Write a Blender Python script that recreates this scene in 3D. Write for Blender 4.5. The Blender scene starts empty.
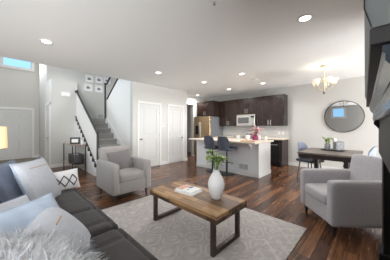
import bpy, bmesh, math, random
from mathutils import Vector, Matrix
random.seed(7)
S = bpy.context.scene
COL = S.collection
PI = math.pi

# ---------------------------------------------------------------- camera
A = math.atan(180/185)                      # heading, left of +Y
cam = bpy.data.cameras.new('camera')
cam.sensor_fit = 'HORIZONTAL'; cam.sensor_width = 36.0
cam.lens = 36.0*185/390
cam.shift_y = -(130-127)/390
cam.clip_start = 0.02
co = bpy.data.objects.new('camera', cam); COL.objects.link(co)
co.location = (0, 0, 1.3); co.rotation_euler = (PI/2, 0, A)
S.camera = co
# ---------------------------------------------------------------- world, daylight, exposure
w = bpy.data.worlds.new('daylight'); S.world = w; w.use_nodes = True
bg = w.node_tree.nodes['Background']
_n = w.node_tree.nodes; _l = w.node_tree.links.new
_tc = _n.new('ShaderNodeTexCoord'); _dp = _n.new('ShaderNodeVectorMath'); _dp.operation = 'DOT_PRODUCT'; _dp.inputs[1].default_value = (-.70, -.70, .1)
_l(_tc.outputs['Generated'], _dp.inputs[0])
_cr = _n.new('ShaderNodeValToRGB'); _cr.color_ramp.elements[0].position = .35; _cr.color_ramp.elements[0].color = (1.0, 1.0, 1.0, 1)
_cr.color_ramp.elements[1].position = .60; _cr.color_ramp.elements[1].color = (.38, .72, 1.08, 1)     # clear blue patch of sky
_l(_dp.outputs['Value'], _cr.inputs[0]); _l(_cr.outputs[0], bg.inputs[0]); bg.inputs[1].default_value = 1.4
S.view_settings.view_transform = 'Standard'; S.view_settings.look = 'None'
S.view_settings.gamma = 1.0; S.view_settings.use_curve_mapping = False
S.view_settings.exposure = -0.07
S.cycles.use_denoising = True
S.cycles.max_bounces = 10; S.cycles.diffuse_bounces = 6; S.cycles.glossy_bounces = 4
S.cycles.sample_clamp_indirect = 6.0

def area(name, loc, rot, sx, sy, power, color=(1, 1, 1)):
    l = bpy.data.lights.new(name, 'AREA'); l.shape = 'RECTANGLE'; l.size = sx; l.size_y = sy
    l.energy = power; l.color = color
    o = bpy.data.objects.new(name, l); COL.objects.link(o); o.location = loc; o.rotation_euler = rot
    return o
area('window_light_living', (-4.1, -1.72, 1.40), (PI/2+.1, 0, 0), 1.8, 1.9, 12, (0.95, 0.98, 1))      # daylight in through window_3, towards +Y
area('window_light_dining', (3.45, 5.0, 1.15), (PI/2, 0, PI/2), 2.6, 2.0, 320, (0.95, 0.975, 1))      # daylight through the patio opening, towards -X
area('fill_light_near', (3.2, -2.2, 1.3), (PI/2+.55, 0, PI/2-.6), 2.6, 2.0, 950, (0.95, 0.98, 1))       # added fill light where the wall behind the camera is left out
area('window_light_foyer', (-10.3, .36, 3.95), (PI/2-.2, 0, -PI/2), .8, .42, 40, (0.95, 0.98, 1))       # daylight through window_1, towards +X
area('fill_light_entry', (-6.9, -1.85, 3.9), (PI/2-.35, 0, 0), 1.6, 1.4, 28, (0.95, 0.98, 1)).data.spread = 1.5     # added fill at a made-up high opening, brightens the stair wall, towards +Y

# ---------------------------------------------------------------- materials
def lin(c):
    return tuple((x/12.92 if x <= .04045 else ((x+.055)/1.055)**2.4) for x in (v/255 for v in c))
def mat(name, rgb, rough=.6, metal=0.0, var=0.0, scale=8.0, bump=0.0, bscale=None, stretch=(1, 1, 1), emit=None, estr=0, spec=.5, sheen=0, trans=0, coat=0):
    m = bpy.data.materials.new(name); m.use_nodes = True
    nt = m.node_tree; b = nt.nodes['Principled BSDF']
    c = lin(rgb); b.inputs['Base Color'].default_value = (*c, 1)
    b.inputs['Roughness'].default_value = rough; b.inputs['Metallic'].default_value = metal
    b.inputs['Specular IOR Level'].default_value = spec
    if sheen: b.inputs['Sheen Weight'].default_value = sheen
    if trans: b.inputs['Transmission Weight'].default_value = trans
    if coat: b.inputs['Coat Weight'].default_value = coat; b.inputs['Coat Roughness'].default_value = .08
    if emit: b.inputs['Emission Color'].default_value = (*emit, 1); b.inputs['Emission Strength'].default_value = estr
    tc = nt.nodes.new('ShaderNodeTexCoord'); mp = nt.nodes.new('ShaderNodeMapping')
    mp.inputs['Scale'].default_value = stretch
    nt.links.new(tc.outputs['Object'], mp.inputs['Vector'])
    n = nt.nodes.new('ShaderNodeTexNoise'); n.inputs['Scale'].default_value = scale; n.inputs['Detail'].default_value = 5
    nt.links.new(mp.outputs[0], n.inputs['Vector'])
    if var:
        r = nt.nodes.new('ShaderNodeValToRGB')
        r.color_ramp.elements[0].position = .3; r.color_ramp.elements[1].position = .7
        r.color_ramp.elements[0].color = (*[max(0, x*(1-var)) for x in c], 1)
        r.color_ramp.elements[1].color = (*[min(1, x*(1+var)) for x in c], 1)
        nt.links.new(n.outputs['Fac'], r.inputs[0]); nt.links.new(r.outputs[0], b.inputs['Base Color'])
    if bump:
        n2 = nt.nodes.new('ShaderNodeTexNoise'); n2.inputs['Scale'].default_value = bscale or scale*8; n2.inputs['Detail'].default_value = 3
        nt.links.new(mp.outputs[0], n2.inputs['Vector'])
        bp = nt.nodes.new('ShaderNodeBump'); bp.inputs['Strength'].default_value = bump; bp.inputs['Distance'].default_value = .01
        nt.links.new(n2.outputs['Fac'], bp.inputs['Height']); nt.links.new(bp.outputs[0], b.inputs['Normal'])
    return m

def floor_mat():
    m = bpy.data.materials.new('plank_floor'); m.use_nodes = True; nt = m.node_tree; L = nt.links.new
    b = nt.nodes['Principled BSDF']
    tc = nt.nodes.new('ShaderNodeTexCoord'); mp = nt.nodes.new('ShaderNodeMapping')
    mp.inputs['Rotation'].default_value = (0, 0, PI/2)
    L(tc.outputs['Object'], mp.inputs['Vector'])
    br = nt.nodes.new('ShaderNodeTexBrick')
    br.inputs['Color1'].default_value = (0, 0, 0, 1); br.inputs['Color2'].default_value = (1, 1, 1, 1)
    br.inputs['Mortar'].default_value = (0, 0, 0, 1)
    br.inputs['Scale'].default_value = 1; br.inputs['Mortar Size'].default_value = .0022
    br.inputs['Brick Width'].default_value = 1.05; br.inputs['Row Height'].default_value = .115
    br.offset = .37; br.inputs['Bias'].default_value = 0
    L(mp.outputs[0], br.inputs['Vector'])
    ramp = nt.nodes.new('ShaderNodeValToRGB'); cr = ramp.color_ramp
    stops = [(0, (40, 26, 20)), (.3, (64, 42, 31)), (.55, (96, 63, 44)), (.72, (136, 94, 63)), (1, (176, 128, 88))]
    cr.elements[0].color = (*lin(stops[0][1]), 1); cr.elements[1].color = (*lin(stops[-1][1]), 1)
    for p, c in stops[1:-1]:
        e = cr.elements.new(p); e.color = (*lin(c), 1)
    # grain: noise stretched along the plank, mixed with the per-plank tone
    mp2 = nt.nodes.new('ShaderNodeMapping'); mp2.inputs['Scale'].default_value = (16, 1.3, 1)
    L(tc.outputs['Object'], mp2.inputs['Vector'])
    gn = nt.nodes.new('ShaderNodeTexNoise'); gn.inputs['Scale'].default_value = 1.6; gn.inputs['Detail'].default_value = 7; gn.inputs['Roughness'].default_value = .65
    L(mp2.outputs[0], gn.inputs['Vector'])
    mx = nt.nodes.new('ShaderNodeMix'); mx.data_type = 'FLOAT'; mx.inputs[0].default_value = .66
    L(br.outputs['Color'], mx.inputs[2]); L(gn.outputs['Fac'], mx.inputs[3])
    L(mx.outputs[0], ramp.inputs[0])
    mort = nt.nodes.new('ShaderNodeMix'); mort.data_type = 'RGBA'; mort.inputs[7].default_value = (*lin((34, 24, 20)), 1)
    L(br.outputs['Fac'], mort.inputs[0]); L(ramp.outputs[0], mort.inputs[6]); L(mort.outputs[2], b.inputs['Base Color'])
    rr = nt.nodes.new('ShaderNodeMapRange'); rr.inputs[3].default_value = .14; rr.inputs[4].default_value = .36
    L(gn.outputs['Fac'], rr.inputs[0]); L(rr.outputs[0], b.inputs['Roughness'])
    b.inputs['Specular IOR Level'].default_value = .5
    bp = nt.nodes.new('ShaderNodeBump'); bp.inputs['Strength'].default_value = .12; bp.inputs['Distance'].default_value = .01
    L(gn.outputs['Fac'], bp.inputs['Height']); L(bp.outputs[0], b.inputs['Normal'])
    return m

def rug_mat(hx, hy):
    """distressed pale grey ogee trellis with a border band"""
    m = bpy.data.materials.new('trellis_rug'); m.use_nodes = True; nt = m.node_tree; L = nt.links.new
    b = nt.nodes['Principled BSDF']; b.inputs['Roughness'].default_value = .95; b.inputs['Specular IOR Level'].default_value = .1
    tc = nt.nodes.new('ShaderNodeTexCoord'); sp = nt.nodes.new('ShaderNodeSeparateXYZ'); L(tc.outputs['Object'], sp.inputs[0])
    def M(op, a, bb=None, c=None):
        n = nt.nodes.new('ShaderNodeMath'); n.operation = op
        for i, v in enumerate((a, bb, c)):
            if v is None: continue
            if isinstance(v, (int, float)): n.inputs[i].default_value = v
            else: L(v, n.inputs[i])
        return n.outputs[0]
    x, y = sp.outputs[0], sp.outputs[1]
    k = 2*PI/.31
    s = M('ADD', M('COSINE', M('MULTIPLY', x, k)), M('COSINE', M('MULTIPLY', y, k*.8)))
    ring = M('LESS_THAN', M('ABSOLUTE', M('SUBTRACT', M('ABSOLUTE', s), .55)), .22)
    dot = M('GREATER_THAN', M('ABSOLUTE', s), 1.55)
    pat = M('MAXIMUM', ring, dot)
    edge = M('MINIMUM', M('SUBTRACT', hx, M('ABSOLUTE', x)), M('SUBTRACT', hy, M('ABSOLUTE', y)))
    inb = M('LESS_THAN', edge, .25)
    line = M('MAXIMUM', M('LESS_THAN', M('ABSOLUTE', M('SUBTRACT', edge, .25)), .014), M('LESS_THAN', M('ABSOLUTE', M('SUBTRACT', edge, .07)), .012))
    s2 = M('LESS_THAN', M('ABSOLUTE', M('ADD', M('SINE', M('MULTIPLY', x, 34.)), M('SINE', M('MULTIPLY', y, 34.)))), .5)
    p2 = M('ADD', M('MULTIPLY', inb, s2), M('MULTIPLY', M('SUBTRACT', 1., inb), pat))
    p3 = M('MAXIMUM', p2, line)
    n = nt.nodes.new('ShaderNodeTexNoise'); n.inputs['Scale'].default_value = 9; n.inputs['Detail'].default_value = 8; n.inputs['Roughness'].default_value = .7
    L(tc.outputs['Object'], n.inputs['Vector'])
    mr = nt.nodes.new('ShaderNodeMapRange'); mr.inputs[1].default_value = .38; mr.inputs[2].default_value = .6; L(n.outputs['Fac'], mr.inputs[0])
    f = M('MULTIPLY', p3, mr.outputs[0])
    mix = nt.nodes.new('ShaderNodeMix'); mix.data_type = 'RGBA'
    mix.inputs[6].default_value = (*lin((178, 172, 168)), 1); mix.inputs[7].default_value = (*lin((197, 192, 187)), 1)
    L(f, mix.inputs[0])
    n3 = nt.nodes.new('ShaderNodeTexNoise'); n3.inputs['Scale'].default_value = 22; n3.inputs['Detail'].default_value = 6
    L(tc.outputs['Object'], n3.inputs['Vector'])
    mr3 = nt.nodes.new('ShaderNodeMapRange'); mr3.inputs[1].default_value = .52; mr3.inputs[2].default_value = .72; mr3.inputs[4].default_value = .55
    L(n3.outputs['Fac'], mr3.inputs[0])
    mix2 = nt.nodes.new('ShaderNodeMix'); mix2.data_type = 'RGBA'; mix2.inputs[7].default_value = (*lin((140, 140, 154)), 1)
    L(mr3.outputs[0], mix2.inputs[0]); L(mix.outputs[2], mix2.inputs[6]); L(mix2.outputs[2], b.inputs['Base Color'])
    bp = nt.nodes.new('ShaderNodeBump'); bp.inputs['Strength'].default_value = .4; bp.inputs['Distance'].default_value = .006
    n4 = nt.nodes.new('ShaderNodeTexNoise'); n4.inputs['Scale'].default_value = 160; L(tc.outputs['Object'], n4.inputs['Vector'])
    L(n4.outputs['Fac'], bp.inputs['Height']); L(bp.outputs[0], b.inputs['Normal'])
    return m

def wood_mat(name, cols, rough=.5, along='X', row=.07, width=.5, mort=.0015, grain=14):
    """plank wood with grain along one axis"""
    m = bpy.data.materials.new(name); m.use_nodes = True; nt = m.node_tree; L = nt.links.new
    b = nt.nodes['Principled BSDF']; b.inputs['Roughness'].default_value = rough
    tc = nt.nodes.new('ShaderNodeTexCoord'); mp = nt.nodes.new('ShaderNodeMapping')
    if along == 'Y': mp.inputs['Rotation'].default_value = (0, 0, PI/2)
    if along == 'Z': mp.inputs['Rotation'].default_value = (0, PI/2, 0)
    L(tc.outputs['Object'], mp.inputs['Vector'])
    br = nt.nodes.new('ShaderNodeTexBrick'); br.inputs['Color1'].default_value = (0, 0, 0, 1); br.inputs['Color2'].default_value = (1, 1, 1, 1)
    br.inputs['Mortar'].default_value = (.1, .1, .1, 1); br.inputs['Scale'].default_value = 1
    br.inputs['Brick Width'].default_value = width; br.inputs['Row Height'].default_value = row; br.inputs['Mortar Size'].default_value = mort
    L(mp.outputs[0], br.inputs['Vector'])
    mp2 = nt.nodes.new('ShaderNodeMapping'); mp2.inputs['Scale'].default_value = (2.0, grain, grain); L(mp.outputs[0], mp2.inputs['Vector'])
    n = nt.nodes.new('ShaderNodeTexNoise'); n.inputs['Scale'].default_value = 1.8; n.inputs['Detail'].default_value = 7; n.inputs['Roughness'].default_value = .65
    L(mp2.outputs[0], n.inputs['Vector'])
    mx = nt.nodes.new('ShaderNodeMix'); mx.data_type = 'FLOAT'; mx.inputs[0].default_value = .52
    L(br.outputs['Color'], mx.inputs[2]); L(n.outputs['Fac'], mx.inputs[3])
    r = nt.nodes.new('ShaderNodeValToRGB'); cr = r.color_ramp
    cr.elements[0].position = .22; cr.elements[1].position = .8
    cr.elements[0].color = (*lin(cols[0]), 1); cr.elements[1].color = (*lin(cols[-1]), 1)
    for i, c in enumerate(cols[1:-1]):
        e = cr.elements.new(.22+.58*(i+1)/(len(cols)-1)); e.color = (*lin(c), 1)
    L(mx.outputs[0], r.inputs[0]); L(r.outputs[0], b.inputs['Base Color'])
    bp = nt.nodes.new('ShaderNodeBump'); bp.inputs['Strength'].default_value = .2; bp.inputs['Distance'].default_value = .006
    L(n.outputs['Fac'], bp.inputs['Height']); L(bp.outputs[0], b.inputs['Normal'])
    return m

def glass_mat():
    m = bpy.data.materials.new('pane_glass'); m.use_nodes = True; nt = m.node_tree
    b = nt.nodes['Principled BSDF']; b.inputs['Base Color'].default_value = (.95, .98, 1, 1)
    b.inputs['Transmission Weight'].default_value = 1; b.inputs['Roughness'].default_value = 0; b.inputs['IOR'].default_value = 1.02
    return m

def tile_mat():
    m = bpy.data.materials.new('backsplash_tile'); m.use_nodes = True; nt = m.node_tree; L = nt.links.new
    b = nt.nodes['Principled BSDF']; b.inputs['Roughness'].default_value = .25
    tc = nt.nodes.new('ShaderNodeTexCoord'); mp = nt.nodes.new('ShaderNodeMapping'); mp.inputs['Rotation'].default_value = (PI/2, 0, 0)
    L(tc.outputs['Object'], mp.inputs['Vector'])
    br = nt.nodes.new('ShaderNodeTexBrick'); br.inputs['Scale'].default_value = 1; br.inputs['Brick Width'].default_value = .15; br.inputs['Row Height'].default_value = .075
    br.inputs['Mortar Size'].default_value = .003
    br.inputs['Color1'].default_value = (*lin((218, 216, 212)), 1); br.inputs['Color2'].default_value = (*lin((206, 205, 203)), 1); br.inputs['Mortar'].default_value = (*lin((196, 194, 190)), 1)
    L(mp.outputs[0], br.inputs['Vector']); L(br.outputs['Color'], b.inputs['Base Color'])
    return m

M = dict(
    wall=mat('wall_paint', (194, 192, 187), .75, bump=.03, scale=40, bscale=250),
    wallwhite=mat('stair_wall_paint', (222, 220, 215), .75),
    ceil=mat('ceiling_paint', (246, 247, 245), .85, bump=.04, bscale=120),
    trim=mat('white_trim', (216, 215, 212), .4),
    door=mat('white_door', (198, 197, 194), .4),
    floor=floor_mat(), glass=glass_mat(), tile=tile_mat(),
    sky=mat('sky_backdrop', (120, 180, 235), 1, emit=lin((128, 190, 244)), estr=1.0),
    black=mat('black_metal', (34, 33, 34), .45, var=.1),
    railblack=mat('dark_rail', (44, 41, 41), .5),
    nickel=mat('brushed_nickel', (184, 181, 176), .35, 1.0),
    steel=mat('stainless_steel', (206, 202, 196), .28, 1.0, stretch=(1, 1, 30), scale=3, var=.06),
    steelreflection=mat('steel_painted_reflection', (214, 186, 152), .26, 1.0, stretch=(1, 1, 30), scale=3, var=.06),  # warm floor reflection tinted into the base colour of the fridge doors
    fridgeside=mat('grey_painted_steel', (120, 122, 126), .45, .3),
    darkglass=mat('dark_glass', (30, 30, 32), .1),
    mwglass=mat('microwave_window', (92, 92, 92), .25, .3),
    cab=wood_mat('espresso_wood', [(34, 22, 18), (52, 35, 28), (74, 51, 40)], .26, 'Z', 5, 9, 0, 22),
    counter=mat('pale_stone', (206, 192, 176), .3, var=.16, scale=60),
    islandpaint=mat('island_paint', (222, 222, 224), .6, bump=.05, bscale=200),
    carpet=mat('grey_carpet', (132, 130, 127), .95, var=.15, scale=60, bump=.5, bscale=250, sheen=.2),
    linen=mat('pale_grey_linen', (148, 143, 140), .9, var=.07, scale=60, bump=.35, bscale=350, sheen=.15),
    linen2=mat('grey_tweed', (184, 180, 183), .9, var=.16, scale=80, bump=.35, bscale=350, sheen=.15),
    legdark=mat('dark_leg_wood', (44, 32, 28), .4, var=.15),
    pgrey=mat('mid_grey_cloth', (108, 103, 103), .9, var=.06, scale=50, bump=.3, bscale=300, sheen=.15),
    sofa=mat('charcoal_weave', (44, 38, 38), .95, var=.22, scale=50, bump=.4, bscale=350, sheen=.15),
    sofaseam=mat('charcoal_piping', (48, 43, 42), .95),
    ppale=mat('pale_grey_cotton', (178, 181, 188), .95, var=.05, scale=30, bump=.3, bscale=250, sheen=.1),
    pblue=mat('washed_blue_cotton', (156, 168, 183), .95, var=.16, scale=9, bump=.3, bscale=250, sheen=.1),
    pdenim=mat('slate_blue_cotton', (98, 107, 125), .95, var=.14, scale=10, bump=.3, bscale=250, sheen=.1),
    pwhite=mat('white_cotton', (206, 204, 205), .95, bump=.3, bscale=250),
    tan=mat('tan_stitching', (176, 150, 120), .9),
    navy=mat('charcoal_stitching', (52, 52, 60), .9),
    fur=mat('white_fur', (184, 185, 188), .9, var=.06, scale=12, sheen=.2),
    reclaimed=wood_mat('reclaimed_wood', [(70, 50, 34), (122, 90, 60), (152, 116, 78), (184, 148, 104)], .55, 'X', .085, .34, .002, 16),
    reclaimed2=wood_mat('reclaimed_edge', [(50, 36, 27), (84, 60, 42), (120, 90, 64)], .6, 'X', .04, .3, .002, 16),
    darksteel=mat('rustic_steel', (78, 66, 60), .5, .4, var=.2, scale=12),
    greywood=wood_mat('weathered_oak', [(130, 112, 96), (164, 146, 128), (188, 172, 154)], .5, 'X', .2, 9, .001, 12),
    tabletop=wood_mat('dark_driftwood', [(82, 72, 66), (106, 95, 88), (126, 116, 108)], .35, 'X', .14, 9, .002, 14),
    tabledark=mat('dark_table_wood', (46, 38, 35), .4, var=.2, scale=10),
    ceramic=mat('white_ceramic', (226, 226, 226), .5, bump=.5, bscale=45),
    ceramic2=mat('glossy_white_ceramic', (232, 230, 226), .2),
    leaf=mat('green_leaf', (118, 142, 60), .5, var=.3, scale=12),
    leafpale=mat('pale_green_leaf', (150, 172, 96), .5, var=.3, scale=12),
    stem=mat('green_stem', (96, 120, 60), .6),
    paper=mat('white_paper', (228, 226, 224), .6),
    coverred=mat('salmon_print', (206, 150, 134), .5, var=.25, scale=40),
    coverblue=mat('navy_print', (76, 92, 122), .5),
    print_grey=mat('grey_print', (120, 120, 122), .6, var=.5, scale=25),
    shade=mat('linen_lampshade', (240, 214, 170), .8, emit=lin((255, 214, 150)), estr=.5),
    bowl=mat('frosted_glass_bowl', (250, 240, 220), .5, emit=lin((255, 240, 210)), estr=.6),
    cream=mat('cream_brass', (196, 184, 162), .4, .3),
    bulb=mat('can_light_lens', (255, 255, 250), .5, emit=(1, .95, .86), estr=7.),
    plastic=mat('white_plastic', (232, 231, 228), .4),
    lcd=mat('grey_screen', (120, 126, 124), .3),
    slot=mat('vent_shadow', (150, 150, 150), .7),
    mirror=mat('mirror_glass', (214, 216, 218), .02, 1.0),
    leather=mat('slate_leather', (74, 79, 90), .5, var=.08, scale=20, bump=.1, bscale=200),
    leatherdark=mat('navy_black_leather', (40, 42, 52), .45),
    chairblue=mat('blue_grey_upholstery', (140, 148, 166), .7, var=.1, scale=30),
    mantel=mat('black_lacquer', (18, 17, 17), .5, var=.15, scale=6, spec=.3),
    mantelgloss=mat('black_lacquer_moulding', (30, 28, 29), .22, var=.15, scale=6, coat=.3),
    mantelwood=mat('dark_slate_wood', (34, 31, 30), .5, var=.3, scale=9),
    breast=mat('grey_plaster', (128, 130, 130), .7),
    pot=mat('grey_mosaic', (150, 150, 154), .5, var=.5, scale=55),
    magenta=mat('magenta_glaze', (140, 48, 84), .25, var=.2),
    petal=mat('pink_petal', (226, 170, 180), .7, var=.2, scale=30),
    petalred=mat('deep_red_petal', (150, 70, 80), .7, var=.25, scale=30),
    boardwood=wood_mat('amber_board', [(168, 110, 60), (196, 138, 84), (212, 158, 104)], .5, 'X', .05, 9, .0005, 14),
    jarlid=mat('pale_wood_lid', (186, 168, 130), .6, var=.15),
    doormat=mat('olive_coir', (122, 116, 100), .95, var=.25, scale=40, bump=.5, bscale=200),
    wicker=mat('charcoal_wire', (66, 64, 66), .6),
    firebox=mat('soot_black', (18, 17, 17), .8),
    concrete=mat('patio_ground', (170, 168, 160), .9),
)

# ---------------------------------------------------------------- mesh helpers
class MB:
    def __init__(s): s.bm = bmesh.new()
    def _add(s, bm2, mtx=None):
        if mtx is not None: bmesh.ops.transform(bm2, matrix=mtx, verts=bm2.verts)
        me = bpy.data.meshes.new('t'); bm2.to_mesh(me); bm2.free(); s.bm.from_mesh(me); bpy.data.meshes.remove(me); return s
    def box(s, x0, x1, y0, y1, z0, z1, bev=0.0, seg=2, mtx=None):
        b = bmesh.new(); bmesh.ops.create_cube(b, size=1)
        for v in b.verts:
            v.co = Vector(((x0+x1)/2+v.co.x*(x1-x0), (y0+y1)/2+v.co.y*(y1-y0), (z0+z1)/2+v.co.z*(z1-z0)))
        if bev: bmesh.ops.bevel(b, geom=b.edges[:], offset=bev, segments=seg, affect='EDGES', profile=.5)
        return s._add(b, mtx)
    def cyl(s, p0, p1, r0, r1=None, n=16):
        p0 = Vector(p0); p1 = Vector(p1); r1 = r0 if r1 is None else r1
        b = bmesh.new(); d = p1-p0
        bmesh.ops.create_cone(b, cap_ends=True, segments=n, radius1=r0, radius2=max(r1, 1e-4), depth=d.length)
        q = d.to_track_quat('Z', 'Y').to_matrix().to_4x4()
        return s._add(b, Matrix.Translation((p0+p1)/2) @ q)
    def tube(s, pts, r, n=8):
        pts = [Vector(p) for p in pts]; b = bmesh.new(); rings = []
        for i, p in enumerate(pts):
            t = (pts[min(i+1, len(pts)-1)]-pts[max(i-1, 0)]).normalized()
            q = t.to_track_quat('Z', 'Y'); rr = r[i] if isinstance(r, (list, tuple)) else r
            rings.append([b.verts.new(p+q @ Vector((math.cos(2*PI*k/n)*rr, math.sin(2*PI*k/n)*rr, 0))) for k in range(n)])
        for a, c in zip(rings, rings[1:]):
            for k in range(n): b.faces.new((a[k], a[(k+1) % n], c[(k+1) % n], c[k]))
        b.faces.new(rings[0][::-1]); b.faces.new(rings[-1])
        return s._add(b)
    def lathe(s, prof, c=(0, 0, 0), n=28):
        b = bmesh.new(); rings = []
        for r, z in prof:
            if r < 1e-5: rings.append([b.verts.new((c[0], c[1], c[2]+z))])
            else: rings.append([b.verts.new((c[0]+math.cos(2*PI*k/n)*r, c[1]+math.sin(2*PI*k/n)*r, c[2]+z)) for k in range(n)])
        for a, d in zip(rings, rings[1:]):
            for k in range(n):
                k2 = (k+1) % n
                if len(a) == 1 and len(d) == 1: continue
                if len(a) == 1: b.faces.new((a[0], d[k2], d[k]))
                elif len(d) == 1: b.faces.new((a[k], a[k2], d[0]))
                else: b.faces.new((a[k], a[k2], d[k2], d[k]))
        bmesh.ops.recalc_face_normals(b, faces=b.faces)
        return s._add(b)
    def prism(s, poly, axis, a, c):
        """polygon extruded along an axis; poly in the two other axes in x,y,z order"""
        b = bmesh.new()
        def P(u, v, t): return {'X': (t, u, v), 'Y': (u, t, v), 'Z': (u, v, t)}[axis]
        lo = [b.verts.new(P(u, v, a)) for u, v in poly]; hi = [b.verts.new(P(u, v, c)) for u, v in poly]
        n = len(poly); b.faces.new(lo); b.faces.new(hi)
        for i in range(n): b.faces.new((lo[i], lo[(i+1) % n], hi[(i+1) % n], hi[i]))
        bmesh.ops.recalc_face_normals(b, faces=b.faces)
        return s._add(b)
    def soft(s, c, size, r, n=14, bulge=(0, 0, 0), groove=None, mtx=None):
        """rounded box with bulging faces (upholstery)"""
        b = bmesh.new(); bmesh.ops.create_cube(b, size=2)
        bmesh.ops.subdivide_edges(b, edges=b.edges[:], cuts=n, use_grid_fill=True)
        h = Vector(size)/2
        for v in b.verts:
            u = v.co.copy()
            def warp(t): return math.sin(t*PI/2)*.35+t*.65
            p = Vector((warp(u.x)*h.x, warp(u.y)*h.y, warp(u.z)*h.z))
            q = Vector([max(-(h[i]-r), min(h[i]-r, p[i])) for i in range(3)])
            d = p-q
            if d.length > 1e-6: p = q+d.normalized()*r
            fx = 1-(p.x/h.x)**2; fy = 1-(p.y/h.y)**2; fz = 1-(p.z/h.z)**2
            fx, fy, fz = (max(0, f) for f in (fx, fy, fz))
            p.x += math.copysign(bulge[0]*fy*fz, p.x) if abs(u.x) > .99 else 0
            p.y += math.copysign(bulge[1]*fx*fz, p.y) if abs(u.y) > .99 else 0
            if abs(u.z) > .99: p.z += math.copysign(bulge[2]*fx*fy, p.z)
            if groove and u.z > .99: p.z -= groove(p.x, p.y)
            v.co = p+Vector(c)
        return s._add(b, mtx)
    def pillow(s, w, h, t, n=22, mtx=None, side=None):
        """knife-edge square pillow in the XZ plane, front face -Y ... +Y thickness"""
        b = bmesh.new()
        def pt(u, v, sg):
            k = (max(0, 1-u*u)*max(0, 1-v*v))**.42
            pin = 1-.07*(1-abs(u)**3*abs(v)**3)*(abs(v)**2 if abs(v) > abs(u) else abs(u)**2)*.8
            x = w/2*u*(1-.05*(1-v*v)*0-.06*(1-v*v)*(u*u)); z = h/2*v*(1-.06*(1-u*u)*(v*v))
            return Vector((x, sg*t/2*k, z))
        for sg in ((1, -1) if side is None else (side,)):
            g = [[b.verts.new(pt(-1+2*i/n, -1+2*j/n, sg)) for j in range(n+1)] for i in range(n+1)]
            for i in range(n):
                for j in range(n):
                    f = (g[i][j], g[i+1][j], g[i+1][j+1], g[i][j+1])
                    b.faces.new(f if sg < 0 else f[::-1])
        bmesh.ops.remove_doubles(b, verts=b.verts[:], dist=1e-5)
        return s._add(b, mtx)
    def build(s, name, m, parent=None, smooth=None, loc=None):
        me = bpy.data.meshes.new(name); s.bm.to_mesh(me); s.bm.free()
        for mm in (m if isinstance(m, (list, tuple)) else [m]): me.materials.append(M[mm] if isinstance(mm, str) else mm)
        if smooth:
            for p in me.polygons: p.use_smooth = True
            try: me.set_sharp_from_angle(angle=math.radians(smooth if smooth is not True else 40))
            except Exception: pass
        o = bpy.data.objects.new(name, me); COL.objects.link(o)
        if parent: o.parent = parent
        if loc: o.location = loc
        return o
def tag(o, label, cat, group=None):
    o['label'] = label; o['category'] = cat
    if group: o['group'] = group
    return o
def thing(name, label, cat, loc=(0, 0, 0), rz=0, group=None):
    o = bpy.data.objects.new(name, None); COL.objects.link(o); o.empty_display_size = .1
    o.location = loc; o.rotation_euler = (0, 0, rz)
    return tag(o, label, cat, group)
def struct(name, mb, m, parent=None, smooth=None, loc=None):
    o = mb.build(name, m, parent, smooth, loc)
    if not parent: o['kind'] = 'structure'
    return o
def copy_tree(o, parent=None):
    c = o.copy(); COL.objects.link(c)
    if parent: c.parent = parent
    for ch in list(o.children): copy_tree(ch, c)
    return c
def plabel(o, t): o['label'] = t; return o

# ================================================================ SETTING
H = 2.68          # ceiling of the living room
HF = 5.3          # height of the foyer
struct('floor', MB().box(-10.6, 3.7, -3.4, 6.95, -.06, 0), 'floor')
struct('ceiling', MB().box(-5.25, 3.7, -2.0, 6.95, H, H+.12).box(-7.6, -5.25, 4.95, 6.95, H, H+.12), 'ceil')
struct('wall_far', MB().box(-7.6, 3.7, 6.78, 6.92, 0, H), 'wall')
struct('wall_closet', MB().box(-5.40, -5.25, 2.69, 4.95, 0, HF), 'wall')
struct('wall_above_foyer', MB().box(-5.25, -5.13, -2.0, 2.69, H+.12, HF), 'wall')
# kitchen's left end: return wall, opening to the mud room
struct('wall_kitchen', MB().box(-5.97, -5.85, 5.02, 5.08, 0, H).box(-5.97, -5.85, 5.90, 6.78, 0, H).box(-5.97, -5.85, 5.08, 5.90, 2.3, H)
       .box(-5.97, -5.40, 4.90, 5.02, 0, H), 'wall')
struct('trim_1', MB().box(-5.85, -5.83, 5.02, 5.09, 0, 2.38).box(-5.85, -5.83, 5.89, 5.96, 0, 2.38).box(-5.85, -5.83, 5.02, 5.96, 2.29, 2.38), 'trim')
struct('wall_mudroom', MB().box(-7.6, -7.5, 4.9, 6.78, 0, H).box(-7.5, -5.97, 4.9, 5.0, 0, H), 'wall')
# foyer
def foyer_front():
    b = MB(); x0, x1 = -10.55, -10.4
    b.box(x0, x1, -1.9, -.04, 0, HF).box(x0, x1, .77, 1.1, 0, HF).box(x0, x1, -.04, .77, 0, 3.74).box(x0, x1, -.04, .77, 4.17, HF)
    return b
struct('wall_front', foyer_front(), 'wall')
wf = struct('window_1', MB().box(-10.40, -10.37, -.14, .87, 4.17, 4.27).box(-10.40, -10.37, -.14, .87, 3.64, 3.74)
            .box(-10.40, -10.37, -.14, -.04, 3.74, 4.17).box(-10.40, -10.37, .77, .87, 3.74, 4.17), 'trim')
struct('pane', MB().box(-10.48, -10.475, -.04, .77, 3.74, 4.17), 'glass', wf)
struct('wall_side', MB().box(-10.55, -9.2, -2.0, -1.9, 0, HF).box(-6.0, -5.13, -2.0, -1.9, 0, HF).box(-9.2, -6.0, -2.0, -1.9, 0, 3.2).box(-9.2, -6.0, -2.0, -1.9, 4.6, HF), 'wall')
struct('wall_entry_closet', MB().box(-10.4, -8.3, 1.03, 1.12, 0, HF).box(-8.3, -7.49, 1.03, 1.12, 0, 2.84).box(-7.49, -7.39, 1.03, 1.74, 0, 2.84)
       .box(-8.3, -7.49, 1.12, 1.74, 2.74, 2.84), 'wall')
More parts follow.
